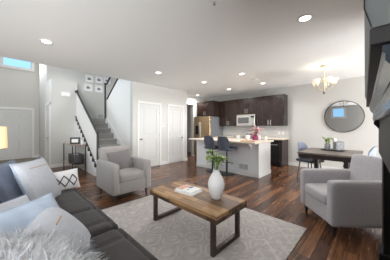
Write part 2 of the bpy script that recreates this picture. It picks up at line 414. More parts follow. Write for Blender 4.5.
struct('wall_landing', MB().box(-8.42, -8.3, 1.12, 3.9, 0, HF), 'wall')
struct('wall_stair_rear', MB().box(-8.3, -5.40, 3.78, 3.9, 0, HF), 'wallwhite')
# knee wall between the two flights, its top rising with the upper flight
struct('wall_stair', MB().prism([(-7.25, 0), (-5.40, 0), (-5.40, 3.46), (-7.25, 2.30)], 'Y', 2.69, 2.80), 'wallwhite')
struct('baseboard_closet', MB().box(-5.25, -5.235, 2.69, 2.836, 0, .11).box(-5.25, -5.235, 3.727, 3.982, 0, .11).box(-5.25, -5.235, 4.791, 4.965, 0, .11), 'trim')
struct('baseboard_far', MB().box(-2.12, 3.58, 6.765, 6.78, 0, .11), 'trim')
struct('baseboard_entry', MB().box(-10.4, -8.5, 1.015, 1.03, 0, .11).box(-7.39, -7.375, 1.015, 1.74, 0, .11).box(-10.4, -10.385, .87, 1.03, 0, .11), 'trim')
# rear wall behind the sofa with the window that the round mirror shows
def rear():
    b = MB(); y0, y1 = -2.0, -1.85
    b.box(-5.13, -5.05, y0, y1, 0, H).box(-3.15, -2.02, y0, y1, 0, H).box(-5.05, -3.15, y0, y1, 0, .45).box(-5.05, -3.15, y0, y1, 2.42, H)
    b.box(-2.02, -1.45, y0, y1, 0, 1.98).box(-2.02, -1.45, y0, y1, 2.52, H).box(-1.45, .2, y0, y1, 0, H)
    return b
struct('wall_rear', rear(), 'wall')
w2 = struct('window_2', MB().box(-2.14, -1.33, -1.85, -1.82, 2.52, 2.63).box(-2.14, -1.33, -1.85, -1.82, 1.87, 1.98).box(-2.14, -2.02, -1.85, -1.82, 1.98, 2.52).box(-1.45, -1.33, -1.85, -1.82, 1.98, 2.52), 'trim')
struct('pane', MB().box(-2.02, -1.45, -1.95, -1.945, 1.98, 2.52), 'glass', w2)
w3 = struct('window_3', MB().box(-5.1, -3.1, -1.85, -1.82, 2.42, 2.5).box(-5.1, -3.1, -1.85, -1.82, .37, .45).box(-5.13, -5.05, -1.85, -1.82, .45, 2.42).box(-3.15, -3.07, -1.85, -1.82, .45, 2.42).box(-4.13, -4.07, -1.93, -1.88, .45, 2.42), 'trim')
struct('pane', MB().box(-5.05, -3.15, -1.95, -1.945, .45, 2.42), 'glass', w3)
# fireplace wall and dining end
struct('wall_fireplace', MB().box(.55, .67, -.35, 3.5, 0, H), 'wall')  # near stretch added to shield the mantel's end face from the fill light
struct('wall_dining', MB().box(3.58, 3.7, 6.4, 6.78, 0, H).box(3.58, 3.7, 3.6, 6.4, 2.4, H).box(.67, 3.7, 3.5, 3.6, 0, H), 'wall')

# ---- doors
def door_leaf(b, y0, y1, x, z0, z1, panels, th=.014):
    """panelled leaf facing +X, its face at x"""
    b.box(x-.03, x-.012, y0, y1, z0, z1)
    ys = sorted({y0, y1} | {p[0] for p in panels} | {p[1] for p in panels})
    # stiles and rails = everything outside the panels
    zs = sorted({z0, z1} | {p[2] for p in panels} | {p[3] for p in panels})
    for a, c in zip(ys, ys[1:]):
        for d, e in zip(zs, zs[1:]):
            m = ((a+c)/2, (d+e)/2)
            if not any(p[0] < m[0] < p[1] and p[2] < m[1] < p[3] for p in panels):
                b.box(x-.012, x, a, c, d, e)
    for p in panels:
        b.box(x-.013, x-.004, p[0]+.035, p[1]-.035, p[2]+.035, p[3]-.035, .004, 1)
    return b
def closet_door(n, y0, y1, knob_y, hinge_y):
    x = -5.235
    h = .13
    d = struct('door_%d' % n, door_leaf(MB(), y0, y1, x, .012, 2.035, [(y0+h, y1-h, .25, .9), (y0+h, y1-h, 1.04, 1.9)]), 'door')
    c = MB()
    for a, e in ((y0-.07, y0-.004), (y1+.004, y1+.07)): c.box(-5.25, -5.225, a, e, 0, 2.105, .004, 1)
    c.box(-5.25, -5.222, y0-.07, y1+.07, 2.04, 2.11, .004, 1)
    c.build('casing', 'trim', d)
    k = MB().cyl((x, knob_y, .92), (x+.012, knob_y, .92), .03).cyl((x+.01, knob_y, .92), (x+.045, knob_y, .92), .011)
    k.lathe([(0, -.028), (.018, -.022), (.028, 0), (.018, .022), (0, .028)], (x+.06, knob_y, .92), 14)
    k.build('door_knob', 'nickel', d, 40)
    for z in (.35, 1.05, 1.78):
        MB().box(x-.002, x+.006, hinge_y-.012, hinge_y+.012, z-.05, z+.05).build('hinge', 'nickel', d)
    return d
closet_door(1, 2.906, 3.657, 2.96, 3.652)
closet_door(2, 4.052, 4.721, 4.665, 4.057)
# front door, six panels
fy0, fy1 = -.13, .79
cx = [(fy0+.12, fy0+.41), (fy1-.41, fy1-.12)]
pn = [(a, b_, z0, z1) for a, b_ in cx for z0, z1 in ((.22, .84), (.98, 1.5), (1.62, 1.86))]
d3 = struct('door_3', door_leaf(MB(), fy0, fy1, -10.385, .015, 2.0, pn), 'door')
c = MB()
for a, e in ((fy0-.09, fy0-.005), (fy1+.005, fy1+.085)): c.box(-10.4, -10.37, a, e, 0, 2.09)
c.box(-10.4, -10.365, fy0-.09, fy1+.085, 2.005, 2.09); c.build('casing', 'trim', d3)
for z in (.3, 1.0, 1.75): MB().box(-10.386, -10.376, fy1-.012, fy1+.01, z-.05, z+.05).build('hinge', 'nickel', d3)
MB().cyl((-10.385, fy0+.07, .95), (-10.33, fy0+.07, .95), .028).build('door_knob', 'nickel', d3, 40)
# closet door in the entry, seen edge-on (faces -Y)
d4 = MB()
yf = 1.02
d4.box(-8.38, -7.56, yf-.004, yf+.01, .012, 2.03)
for x0, x1, z0, z1 in ((-8.38, -8.26, .012, 2.03), (-7.68, -7.56, .012, 2.03), (-8.26, -7.68, .012, .25), (-8.26, -7.68, .92, 1.05), (-8.26, -7.68, 1.9, 2.03)):
    d4.box(x0, x1, yf-.014, yf-.002, z0, z1)
d4 = struct('door_4', d4, 'door')
MB().box(-8.46, -8.385, 1.0, 1.03, 0, 2.1).box(-7.555, -7.48, 1.0, 1.03, 0, 2.1).box(-8.46, -7.48, .998, 1.03, 2.035, 2.11).build('casing', 'trim', d4)
MB().cyl((-7.63, 1.006, .95), (-7.63, .96, .95), .012).cyl((-7.63, .965, .95), (-7.63, .93, .95), .028).build('door_knob', 'nickel', d4, 40)
struct('trim_2', MB().box(-4.78, -2.13, 6.772, 6.78, .92, 1.34), 'tile')

# ================================================================ STAIRCASE
st = thing('staircase', 'grey carpeted staircase with white stringer climbing to a landing', 'staircase', (-5.3, 2.22, 0))
rise, run, n = .18, .2575, 8
for i in range(n):
    x1 = -run*i; x0 = -run*n-.02
    b = MB().box(-run*(i+1)-.03, x1+.022, -.46, .45, rise*(i+1)-.05, rise*(i+1), .016, 3).box(-run*(i+1)-.02, x1, -.46, .45, 0, rise*(i+1)-.03)
    b.build('carpeted_step', 'carpet', st, 40)
MB().box(-2.996, -run*n-.002, -.458, 1.55, 1.44, 1.62, .01, 2).build('landing', 'carpet', st, 40)
L0 = -run*n
MB().prism([(-.004, 0), (-.004, .11), (L0-.026, 1.52), (L0-.026, 0)], 'Y', -.56, -.465).build('stringer', 'trim', st)
MB().prism([(.0, 0), (.0, .30), (L0-.0, 1.74), (-2.09, 1.74), (-2.09, 0)], 'Y', .452, .467).build('skirt_board', 'trim', st)
# left guard rail
rl = thing('stair_railing', 'black handrail with white balusters along the lower flight', 'railing', (-5.3, 1.72, 0))
def slope(x, z0): return z0-x*.68
hr = MB(); hr.tube([(.03, 0, slope(.03, 1.13)), (-2.03, 0, slope(-2.03, 1.13))], .03, 10)
hr.lathe([(0, -.06), (.045, -.035), (.06, 0), (.045, .035), (0, .06)], (-2.03, 0, slope(-2.03, 1.13)), 14)
hr.build('handrail', 'railblack', rl, 40)
np_ = MB().box(.0, .05, -.025, .025, 0, 1.17, .006, 1).box(-.008, .058, -.033, .033, 1.17, 1.19, .006, 1)
np_.build('newel_post', 'railblack', rl)
for i in range(23):
    x = -.06-.086*i
    MB().box(x-.019, x+.019, -.019, .019, slope(x, .24), slope(x, 1.11)).build('baluster', 'trim', rl)
sh = MB().tube([(0, -.0, slope(0, .25)), (-2.05, -.0, slope(-2.05, .25))], .03, 8)
for i in range(11):
    x = -.1-.187*i
    sh.box(x-.055, x+.055, -.035, .03, slope(x, .25)-.10, slope(x, .25))
sh.lathe([(0, -.045), (.035, -.025), (.045, 0), (.035, .025), (0, .045)], (-2.05, 0, slope(-2.05, .25)), 12)
plabel(sh.build('shoe_rail', 'railblack', rl, 40), 'black toothed lower rail')
# upper rail on the knee wall
ur = thing('stair_railing', 'black newel post and slanted rails at the landing corner', 'railing', (-7.31, 2.645, 1.621))
MB().box(-.024, .024, -.024, .024, 0, 1.31, .005, 1).lathe([(0, 0), (.045, .0), (.045, .03), (0, .045)], (0, 0, 1.31), 12).build('newel_post', 'railblack', ur)
MB().tube([(.06, .05, .73), (1.91, .05, 1.89)], .032, 10).build('knee_wall_cap_rail', 'railblack', ur, 40)
MB().tube([(0, 0, 1.27), (.06, .05, 1.33), (1.4, .05, 2.17)], .03, 10).build('handrail', 'railblack', ur, 40)

# ================================================================ CEILING FITTINGS
CANS = [(-3.8, .47, 'recessed ceiling light nearest the foyer on the far left'), (-1.5, .3, 'recessed ceiling light above the sofa, seen only in the round mirror'),
        (-3.93, 2.71, 'recessed ceiling light in front of the first white closet door'), (-3.77, 4.27, 'recessed ceiling light in front of the closet wall corner beside the bar stools'),
        (-5.49, 5.79, 'recessed ceiling light left of the refrigerator cabinet'), (-3.8, 5.68, 'recessed ceiling light just before the wall cabinets left of the microwave'),
        (-2.47, 4.27, 'bright recessed ceiling light above the right end of the island'), (-2.53, 5.67, 'recessed ceiling light before the tall right-hand wall cabinet'),
        (-.635, 2.65, 'large recessed ceiling light nearest the camera, right of centre')]
proto = None
for x, y, lab in CANS:
    if proto is None:
        o = thing('recessed_ceiling_light', lab, 'ceiling light', (x, y, H), 0, 'recessed ceiling lights')
        MB().lathe([(.062, -.004), (.066, -.010), (.088, -.008), (.092, 0), (.062, 0)], (0, 0, 0), 28).build('trim_ring', 'plastic', o, 40)
        MB().lathe([(0, -.006), (.064, -.006), (.064, -.001), (0, -.001)], (0, 0, 0), 28).build('lens', 'bulb', o)
        proto = o
    else:
        o = copy_tree(proto); o.location = (x, y, H); o['label'] = lab
    l = bpy.data.lights.new('can_lamp', 'SPOT'); l.energy = 80 if y > 4 else 26; l.color = (.98, .98, .97); l.spot_size = 2.95; l.spot_blend = .6; l.shadow_soft_size = .06
    lo = bpy.data.objects.new('can_lamp', l); COL.objects.link(lo); lo.location = (x, y, H-.03)
for x, y, lab in ((-3.79, 5.11, 'flat white speaker disc in the ceiling above the bar stools'), (-2.5, 5.06, 'flat white speaker disc in the ceiling above the flowers on the island'),
                  (-3.6, 6.3, 'flat white vent disc in the ceiling above the microwave')):
    tag(MB().lathe([(0, -.008), (.10, -.007), (.11, 0), (0, 0)], (0, 0, 0), 28).build('ceiling_disc', 'ceil', None, 40, (x, y, H)), lab, 'ceiling disc', 'flat discs in the kitchen ceiling')
sp = thing('fire_sprinkler', 'small sprinkler head on the ceiling at the top edge of the photo', 'sprinkler', (-1.27, 1.61, H))
MB().lathe([(0, -.006), (.03, -.006), (.035, 0), (0, 0)], (0, 0, 0), 18).build('escutcheon', 'plastic', sp)
MB().cyl((0, 0, -.006), (0, 0, -.03), .008).lathe([(0, -.034), (.016, -.033), (.016, -.03), (0, -.03)], (0, 0, 0), 12).build('nozzle', 'nickel', sp)

# ================================================================ KITCHEN
def shaker(b, x0, x1, z0, z1, y, fw=.065):
    """recessed-panel door facing -Y, front at y"""
    b.box(x0, x1, y+.016, y+.024, z0, z1)
    for a, c, d, e in ((x0, x0+fw, z0, z1), (x1-fw, x1, z0, z1), (x0+fw, x1-fw, z0, z0+fw), (x0+fw, x1-fw, z1-fw, z1)):
        b.box(a, c, y-.002, y+.018, d, e, .003, 1)
    return b
def wall_cabinet(label, x0, x1, z0, z1, yf, ndoors, hz=None):
    w_ = x1-x0
    t = thing('wall_cabinet', label, 'cabinet', ((x0+x1)/2, 6.78, z0), 0, 'dark kitchen wall cabinets')
    dy = yf-6.78
    MB().box(-w_/2, w_/2, dy+.022, -.002, 0, z1-z0).build('body', 'cab', t)
    cr = [(0, 0), (-.012, .0), (-.03, .05), (-.03, .065), (.1, .065), (.1, 0)]
    b = MB().box(-w_/2, w_/2, dy-.005, 0, z1-z0, z1-z0+.03).box(-w_/2-(.0), w_/2, dy-.03, 0, z1-z0+.028, z1-z0+.055)
    b.build('crown_moulding', 'cab', t)
    for i in range(ndoors):
        a = -w_/2+w_*i/ndoors+.006; c_ = -w_/2+w_*(i+1)/ndoors-.006
        dr = shaker(MB(), a, c_, .004, z1-z0-.004, dy).build('door', 'cab', t)
        right = (i % 2 == 0) if ndoors > 1 else True
        hx = c_-.035 if right else a+.035
        hl = .16
        b = MB().cyl((hx, dy-.028, .04), (hx, dy-.028, .04+hl), .008, n=10)
        b.cyl((hx, dy, .055), (hx, dy-.028, .055), .005, n=8).cyl((hx, dy, .025+hl), (hx, dy-.028, .025+hl), .005, n=8)
        b.build('handle', 'nickel', dr, 40)
    return t
wall_cabinet('dark double-door cabinet above the refrigerator', -5.76, -4.79, 1.77, 2.34, 6.03, 2)
wall_cabinet('dark two-door wall cabinet between refrigerator cabinet and microwave', -4.785, -3.925, 1.34, 2.34, 6.45, 2)
wall_cabinet('short dark wall cabinet directly above the microwave', -3.92, -3.14, 1.785, 2.34, 6.45, 2)
wall_cabinet('wide dark two-door wall cabinet at the right end of the run', -3.135, -2.15, 1.34, 2.34, 6.45, 2)
# microwave
mw = thing('microwave', 'stainless over-range microwave under the short dark cabinet', 'microwave', (-3.53, 6.78, 1.345))
MB().box(-.378, .378, -.40, -.004, 0, .43, .004, 1).build('body', 'steel', mw)
md = MB().box(-.372, .20, -.425, -.40, .015, .415, .004, 1).build('door', 'steel', mw)
MB().box(-.31, .15, -.428, -.424, .09, .32).build('window', 'mwglass', md)
MB().cyl((.175, -.455, .04), (.175, -.455, .39), .011).cyl((.175, -.425, .06), (.175, -.455, .06), .007).cyl((.175, -.425, .37), (.175, -.455, .37), .007).build('handle', 'nickel', md, 40)
cp = MB().box(.212, .372, -.424, -.40, .015, .415, .004, 1).build('control_panel', 'steel', mw)
MB().box(.225, .36, -.427, -.423, .30, .36).build('display', 'darkglass', cp)
# refrigerator
rf = thing('refrigerator', 'stainless side-by-side refrigerator with a dark water dispenser', 'refrigerator', (-5.295, 6.77, 0))
plabel(MB().box(-.45, .45, -.84, 0, .03, 1.74, .006, 1).build('body', 'fridgeside', rf), 'dark grey steel sides')
MB().box(-.44, .44, -.86, -.3, 0, .03).build('toe_grille', 'black', rf)
for x0, x1, hx in ((-.45, -.075, -.105), (-.065, .45, -.035)):
    dd = MB().box(x0, x1, -.92, -.842, .06, 1.745, .012, 2).build('door', 'steelreflection', rf)
    MB().cyl((hx, -.965, .5), (hx, -.965, 1.5), .013).cyl((hx, -.92, .55), (hx, -.965, .55), .009).cyl((hx, -.92, 1.45), (hx, -.965, 1.45), .009).build('handle', 'nickel', dd, 40)
    if x0 < -.4:
        MB().box(-.36, -.17, -.925, -.915, .98, 1.36).box(-.35, -.18, -.935, -.922, 1.24, 1.35).build('water_dispenser', 'darkglass', dd)
# base units, range, dishwasher and worktop along the far wall
def base_cab(label, x0, x1):
    t = thing('base_cabinet', label, 'cabinet', ((x0+x1)/2, 6.77, 0), 0, 'dark kitchen base cabinets'); w_ = x1-x0
    MB().box(-w_/2, w_/2, -.57, 0, .1, .88).box(-w_/2, w_/2, -.5, 0, 0, .1).build('body', 'cab', t)
    dr = shaker(MB(), -w_/2+.004, w_/2-.004, .12, .68, -.592).build('door', 'cab', t)
    MB().cyl((w_/2-.06, -.62, .5), (w_/2-.06, -.62, .63), .006).build('handle', 'nickel', dr)
    dw = MB().box(-w_/2+.004, w_/2-.004, -.592, -.57, .695, .865).build('drawer', 'cab', t)
    MB().cyl((-.06, -.62, .78), (.06, -.62, .78), .006).cyl((-.05, -.59, .78), (-.05, -.62, .78), .004).cyl((.05, -.59, .78), (.05, -.62, .78), .004).build('handle', 'nickel', dw)
base_cab('dark base cabinet beside the refrigerator', -4.79, -3.925)
base_cab('dark base cabinet between the range and the dishwasher', -3.135, -2.77)
rg = thing('range', 'stainless cooking range under the microwave', 'range', (-3.53, 6.765, 0))
MB().box(-.38, .38, -.6, 0, .02, .915, .004, 1).build('body', 'steel', rg)
MB().box(-.37, .37, -.58, -.02, .915, .925).build('cooktop', 'darkglass', rg)
od = MB().box(-.37, .37, -.63, -.6, .2, .72).build('oven_door', 'darkglass', rg)
MB().cyl((-.32, -.67, .7), (.32, -.67, .7), .012).cyl((-.3, -.63, .7), (-.3, -.67, .7), .008).cyl((.3, -.63, .7), (.3, -.67, .7), .008).build('handle', 'nickel', od)
dwm = thing('dishwasher', 'black dishwasher at the right end of the counter', 'dishwasher', (-2.45, 6.77, 0))
MB().box(-.295, .26, -.57, 0, .1, .875).build('body', 'firebox', dwm)
MB().box(-.295, .26, -.52, 0, 0, .1).build('toe_kick', 'black', dwm)
dd = MB().box(-.293, .258, -.605, -.57, .11, .76, .006, 1).build('door', 'mantel', dwm)
MB().box(-.293, .258, -.605, -.57, .768, .872, .004, 1).build('control_panel', 'mantel', dwm)
MB().cyl((-.24, -.64, .72), (.2, -.64, .72), .01).cyl((-.22, -.6, .72), (-.22, -.64, .72), .007).cyl((.18, -.6, .72), (.18, -.64, .72), .007).build('handle', 'nickel', dd)
tag(MB().box(-.0, .05, -.6, 0, 0, .878).build('cabinet_side', 'cab', None, None, (-2.18, 6.77, 0)), 'dark brown cabinet side closing the counter beside the dishwasher', 'cabinet panel')
tag(MB().box(-4.79, -3.925, 6.13, 6.772, .88, .915, .004, 1).build('worktop', 'counter'), 'pale stone worktop left of the range', 'worktop')
tag(MB().box(-3.135, -2.11, 6.13, 6.772, .88, .915, .004, 1).build('worktop', 'counter'), 'pale stone worktop right of the range above the dishwasher', 'worktop')
for px, nm, lab in ((-2.43, 'wall_outlet', 'white outlet plate on the far wall, under the right wall cabinet'), (-2.3, 'wall_outlet', 'white switch plate on the far wall, right of the outlet')):
    o = thing(nm, lab, 'outlet', (px, 6.772, 1.09))
    MB().box(-.037, .037, -.007, 0, -.058, .058, .002, 1).build('plate', 'plastic', o)
    MB().box(-.014, .014, -.01, -.006, -.035, .035).build('socket', 'paper', o)
# island
isl = thing('kitchen_island', 'pale grey kitchen island with stone top and white end panel', 'island', (-3.2, 4.5, 0))
MB().box(-1.1, 1.07, .0, .72, 0, .885).build('body', 'islandpaint', isl)
plabel(MB().box(1.05, 1.085, -.005, .73, 0, .885).build('end_panel', 'trim', isl), 'white end panel')
MB().box(-1.1, 1.085, -.018, 0, 0, .105, .004, 1).box(1.085, 1.10, -.018, .73, 0, .105, .004, 1).build('baseboard', 'trim', isl)
MB().box(-1.13, 1.16, -.36, .78, .885, .93, .008, 2).build('countertop', 'counter', isl)
for bx in (-.55, .83):
    MB().prism([(0, .885), (-.17, .885), (-.17, .855), (-.05, .80), (-.035, .70), (0, .70)], 'X', bx, bx+.055).build('bracket', 'trim', isl)
vt = thing('return_vent', 'white rectangular vent grille low on the island front', 'vent', (-2.54, 4.499, .235))
MB().box(-.15, .15, -.012, 0, -.085, .085, .003, 1).build('frame', 'trim', vt)
b = MB()
for i in range(7):
    z = -.054+.018*i
    b.box(-.125, -.006, -.0145, -.011, z-.005, z+.005).box(.006, .125, -.0145, -.011, z-.005, z+.005)
b.build('slots', 'slot', vt)
# bar stools
def bar_stool(label, loc, rz):
    t = thing('bar_stool', label, 'bar stool', loc, rz, 'bar stools at the island')
    MB().lathe([(0, 0), (.2, 0), (.2, .008), (.04, .025), (0, .028)], (0, 0, 0), 32).build('base_plate', 'black', t, 40)
    MB().cyl((0, 0, .02), (0, 0, .42), .028).cyl((0, 0, .42), (0, 0, .66), .02).build('post', 'black', t, 40)
    MB().tube([(math.cos(a)*.15+.02, math.sin(a)*.15, .3) for a in [x*.35 for x in range(-5, 6)]], .009).cyl((0, 0, .3), (.165, 0, .3), .008).build('footrest', 'black', t, 40)
    MB().soft((.03, 0, .70), (.40, .40, .08), .035, 8, (0, 0, .01)).build('seat', 'leather', t, True)
    # curved bucket back (towards -X local)
    b = bmesh.new(); nu, nv = 16, 7; F = []
    for sgn in (0, 1):
        g = []
        for i in range(nu+1):
            a = -.88+1.76*i/nu; row = []
            for j in range(nv+1):
                v = j/nv; top = .37-.16*abs(a/.88)**6
                z = .68+top*v; r = .225+.03*v-(.0 if sgn == 0 else .03)
                row.append(b.verts.new((-.0+.0-math.cos(a)*r*(1-.0)+.01-.02*v, math.sin(a)*r*1.0, z)))
            g.append(row)
        F.append(g)
    for i in range(nu):
        for j in range(nv):
            b.faces.new((F[0][i][j], F[0][i][j+1], F[0][i+1][j+1], F[0][i+1][j])); b.faces.new((F[1][i][j], F[1][i+1][j], F[1][i+1][j+1], F[1][i][j+1]))
    for i in range(nu):
        b.faces.new((F[0][i][nv], F[1][i][nv], F[1][i+1][nv], F[0][i+1][nv])); b.faces.new((F[0][i][0], F[0][i+1][0], F[1][i+1][0], F[1][i][0]))
    for j in range(nv):
        b.faces.new((F[0][0][j], F[1][0][j], F[1][0][j+1], F[0][0][j+1])); b.faces.new((F[0][nu][j], F[0][nu][j+1], F[1][nu][j+1], F[1][nu][j]))
    bmesh.ops.recalc_face_normals(b, faces=b.faces)
    mb = MB(); mb._add(b); mb.build('backrest', 'leather', t, 50)
    return t
s1 = bar_stool('slate bar stool farther left, its back nearer the refrigerator', (-3.43, 4.27, 0), PI/2)
s2 = copy_tree(s1); s2.location = (-2.93, 4.27, 0); s2['label'] = 'slate bar stool on the right, nearer the flowers and cutting board'
# things on the island
def jar(label, loc, r, h, lidm, grp='white kitchen canisters'):
    t = thing('canister', label, 'canister', loc, 0, grp)
    MB().lathe([(0, 0), (r*.92, 0), (r, .012), (r, h-.01), (r*.93, h), (0, h)], (0, 0, 0), 24).build('jar', 'ceramic2', t, 40)
    MB().lathe([(0, h+.03), (r*.3, h+.03), (r*.3, h+.02), (r*.96, h+.018), (r*.96, h), (0, h)], (0, 0, 0), 24).build('lid', lidm, t, 40)
ZC = .93
jar('white canister with pale wood lid, leftmost on the island', (-2.9, 4.82, ZC), .06, .13, 'jarlid')
jar('tall white canister with a dark lid behind the cutting board', (-2.6, 4.83, ZC), .06, .15, 'leatherdark')
jar('white canister with pale lid just right of the flowers', (-2.38, 5.06, ZC), .055, .12, 'ceramic2')
jar('white canister with wood lid at the right end of the island', (-2.21, 5.1, ZC), .055, .11, 'jarlid')
lt = thing('wire_rack', 'low wire rack between the canisters on the island', 'rack', (-2.78, 5.0, ZC))
b = MB()
for x in (-.12, .12):
    for y in (-.06, .06): b.cyl((x, y, 0), (x, y, .16), .005, n=8)
for z in (.03, .09, .16):
    b.tube([(-.12, -.06, z), (.12, -.06, z), (.12, .06, z), (-.12, .06, z), (-.12, -.06, z)], .004, 6)
b.build('frame', 'nickel', lt)
MB().box(-.115, .115, -.055, .055, .03, .036).build('shelf', 'jarlid', lt)
bd = thing('cutting_board', 'amber wooden cutting board on the island front edge', 'cutting board', (-2.36, 4.36, ZC), .1)
MB().box(-.16, .12, -.1, .1, 0, .02, .008, 2).build('board', 'boardwood', bd, 40)
MB().box(.12, .2, -.02, .02, .002, .018, .007, 2).build('handle', 'boardwood', bd, 40)
fv = tag(MB().lathe([(0, 0), (.06, 0), (.085, .05), (.08, .1), (.055, .14), (.06, .15), (.05, .15), (.045, .13), (0, .12)], (0, 0, 0), 24).build('flower_pot', 'magenta', None, 40, (-2.43, 4.93, ZC)),
         'magenta glazed pot holding flowers on the island', 'pot')
fl = thing('flower_bouquet', 'pink and red flower bouquet in the magenta pot', 'flowers', (-2.43, 4.93, ZC+.125))
for mname, nm, cnt, spread in (('petal', 'pink_bloom', 16, .2), ('petalred', 'red_bloom', 14, .16)):
    for i in range(cnt):
        a = random.uniform(0, 2*PI); r = spread*math.sqrt(random.random()); z = random.uniform(.04, .26)*(1 if mname == 'petal' else .7)
        c = (math.cos(a)*r+(.05 if mname == 'petal' else -.02), math.sin(a)*r*.7, z); s_ = random.uniform(.024, .038)
        MB().lathe([(0, -s_*.6), (s_*.8, -s_*.2), (s_, s_*.2), (s_*.6, s_*.5), (0, s_*.3)], c, 9).build(nm, mname, fl, True)
def leaves(cnt, spread, z0, z1, size, wid=.36, droop=.3, seed=1, stems=6):
    rnd = random.Random(seed); bl = bmesh.new(); sb = MB()
    tips = []
    for k in range(stems):
        a = 2*PI*k/stems+rnd.uniform(-.4, .4); r = spread*rnd.uniform(.45, 1)
        tip = Vector((math.cos(a)*r, math.sin(a)*r, rnd.uniform(z0+(z1-z0)*.5, z1)))
        base = Vector((math.cos(a)*.012, math.sin(a)*.012, 0)); mid = base.lerp(tip, .5)+Vector((0, 0, .04))-Vector((math.cos(a), math.sin(a), 0))*r*.18
        pts = [base, mid, tip]; sb.tube([base, base.lerp(mid, .6), mid, mid.lerp(tip, .5), tip], [.004, .0038, .0034, .003, .002], 6); tips.append(pts)
    for i in range(cnt):
        p = tips[i % stems]; t = rnd.uniform(.35, 1.0)
        o = p[0].lerp(p[1], t*2) if t < .5 else p[1].lerp(p[2], t*2-1)
        a = rnd.uniform(0, 2*PI); el = rnd.uniform(-.2, .9); L_ = size*rnd.uniform(.7, 1.2)
        d = Vector((math.cos(a)*math.cos(el), math.sin(a)*math.cos(el), math.sin(el))); s_ = d.cross(Vector((0, 0, 1))).normalized(); up = s_.cross(d)
        prev = None
        for q in range(6):
            u = q/5; wd = L_*wid*.5*math.sin(PI*min(1, u*.92+.06))**.8
            c = o+d*L_*u-Vector((0, 0, 1))*droop*L_*u*u
            row = [bl.verts.new(c-s_*wd+up*wd*.25), bl.verts.new(c), bl.verts.new(c+s_*wd+up*wd*.25)]
            if prev:
                bl.faces.new((prev[0], prev[1], row[1], row[0])); bl.faces.new((prev[1], prev[2], row[2], row[1]))
            prev = row
    mb = MB(); mb._add(bl); return sb, mb
sb, lb = leaves(14, .1, .03, .2, .07, seed=5)
sb.build('stems', 'stem', fl); lb.build('leaves', 'leaf', fl, True)

# ================================================================ WALL FITTINGS
th = thing('thermostat', 'small white thermostat between the two closet doors', 'thermostat', (-5.25, 3.81, 1.37))
MB().box(0, .02, -.058, .058, -.045, .045, .006, 2).build('case', 'plastic', th)
MB().box(.02, .022, -.03, .035, -.012, .028).build('screen', 'lcd', th)
ch = thing('door_chime', 'white door chime box on the grey entry wall', 'chime', (-7.39, 1.41, 2.39))
MB().box(0, .05, -.12, .12, -.06, .06, .01, 2).build('cover', 'plastic', ch)
MB().box(.0, .055, -.125, .125, -.066, -.056, .003, 1).build('base_plate', 'paper', ch)
FR = [(2.385, 3.26, 'upper left', .31), (2.75, 3.28, 'upper middle', .31), (3.07, 3.305, 'upper right', .29), (2.345, 2.90, 'lower left', .32), (2.75, 2.90, 'lower middle', .31)]
for y, z, lab, s_ in FR:
    t = thing('picture_frame', 'white framed black and white picture, %s of the five above the stairs' % lab, 'picture', (-8.3, y, z), 0, 'framed pictures above the stairs')
    h = s_/2
    MB().box(0, .02, -h, -h+.022, -h, h).box(0, .02, h-.022, h, -h, h).box(0, .02, -h+.022, h-.022, -h, -h+.022).box(0, .02, -h+.022, h-.022, h-.022, h).build('frame', 'trim', t)
    MB().box(.002, .008, -h+.02, h-.02, -h+.02, h-.02).build('mat_board', 'paper', t)
    rr = random.Random(int(z*100+y*37)); b = MB().box(.008, .0095, -.065, .065, -.055, .02)
    b.prism([(-.05, .02), (-.01, .06*rr.random()+.025), (.02, .03), (.05, .02)], 'X', .008, .0095)
    b.build('print', 'print_grey', t)
va = thing('return_vent', 'white vent grille low on the landing wall', 'vent', (-8.3, 2.82, 1.76))
MB().box(0, .014, -.15, .15, -.1, .1, .003, 1).build('frame', 'trim', va)
b = MB()
for i in range(7): b.box(.013, .016, -.12, .12, -.075+.025*i-.006, -.075+.025*i+.006)
b.build('slots', 'print_grey', va)
# round mirror
mr = thing('round_mirror', 'large round mirror with thin dark frame on the dining wall', 'mirror', (-.65, 6.78, 1.6))
b = bmesh.new(); n_ = 72
def rot_x(mb): return mb
def disc(mb, r0, r1, y0, y1, n=72):
    bm = bmesh.new(); R_ = []
    prof = [(r0, y0), (r0, y1), (r1, y1), (r1, y0)]
    for k in range(n):
        a = 2*PI*k/n; R_.append([bm.verts.new((math.cos(a)*r, y, math.sin(a)*r)) for r, y in prof])
    for k in range(n):
        p, q = R_[k], R_[(k+1) % n]
        for j in range(4): bm.faces.new((p[j], p[(j+1) % 4], q[(j+1) % 4], q[j]))
    bmesh.ops.recalc_face_normals(bm, faces=bm.faces); mb._add(bm); return mb
disc(MB(), .438, .455, -.035, -.002).build('frame', 'darksteel', mr, 40)
MB().cyl((0, -.004, 0), (0, -.02, 0), .44, n=72).build('glass', 'mirror', mr)

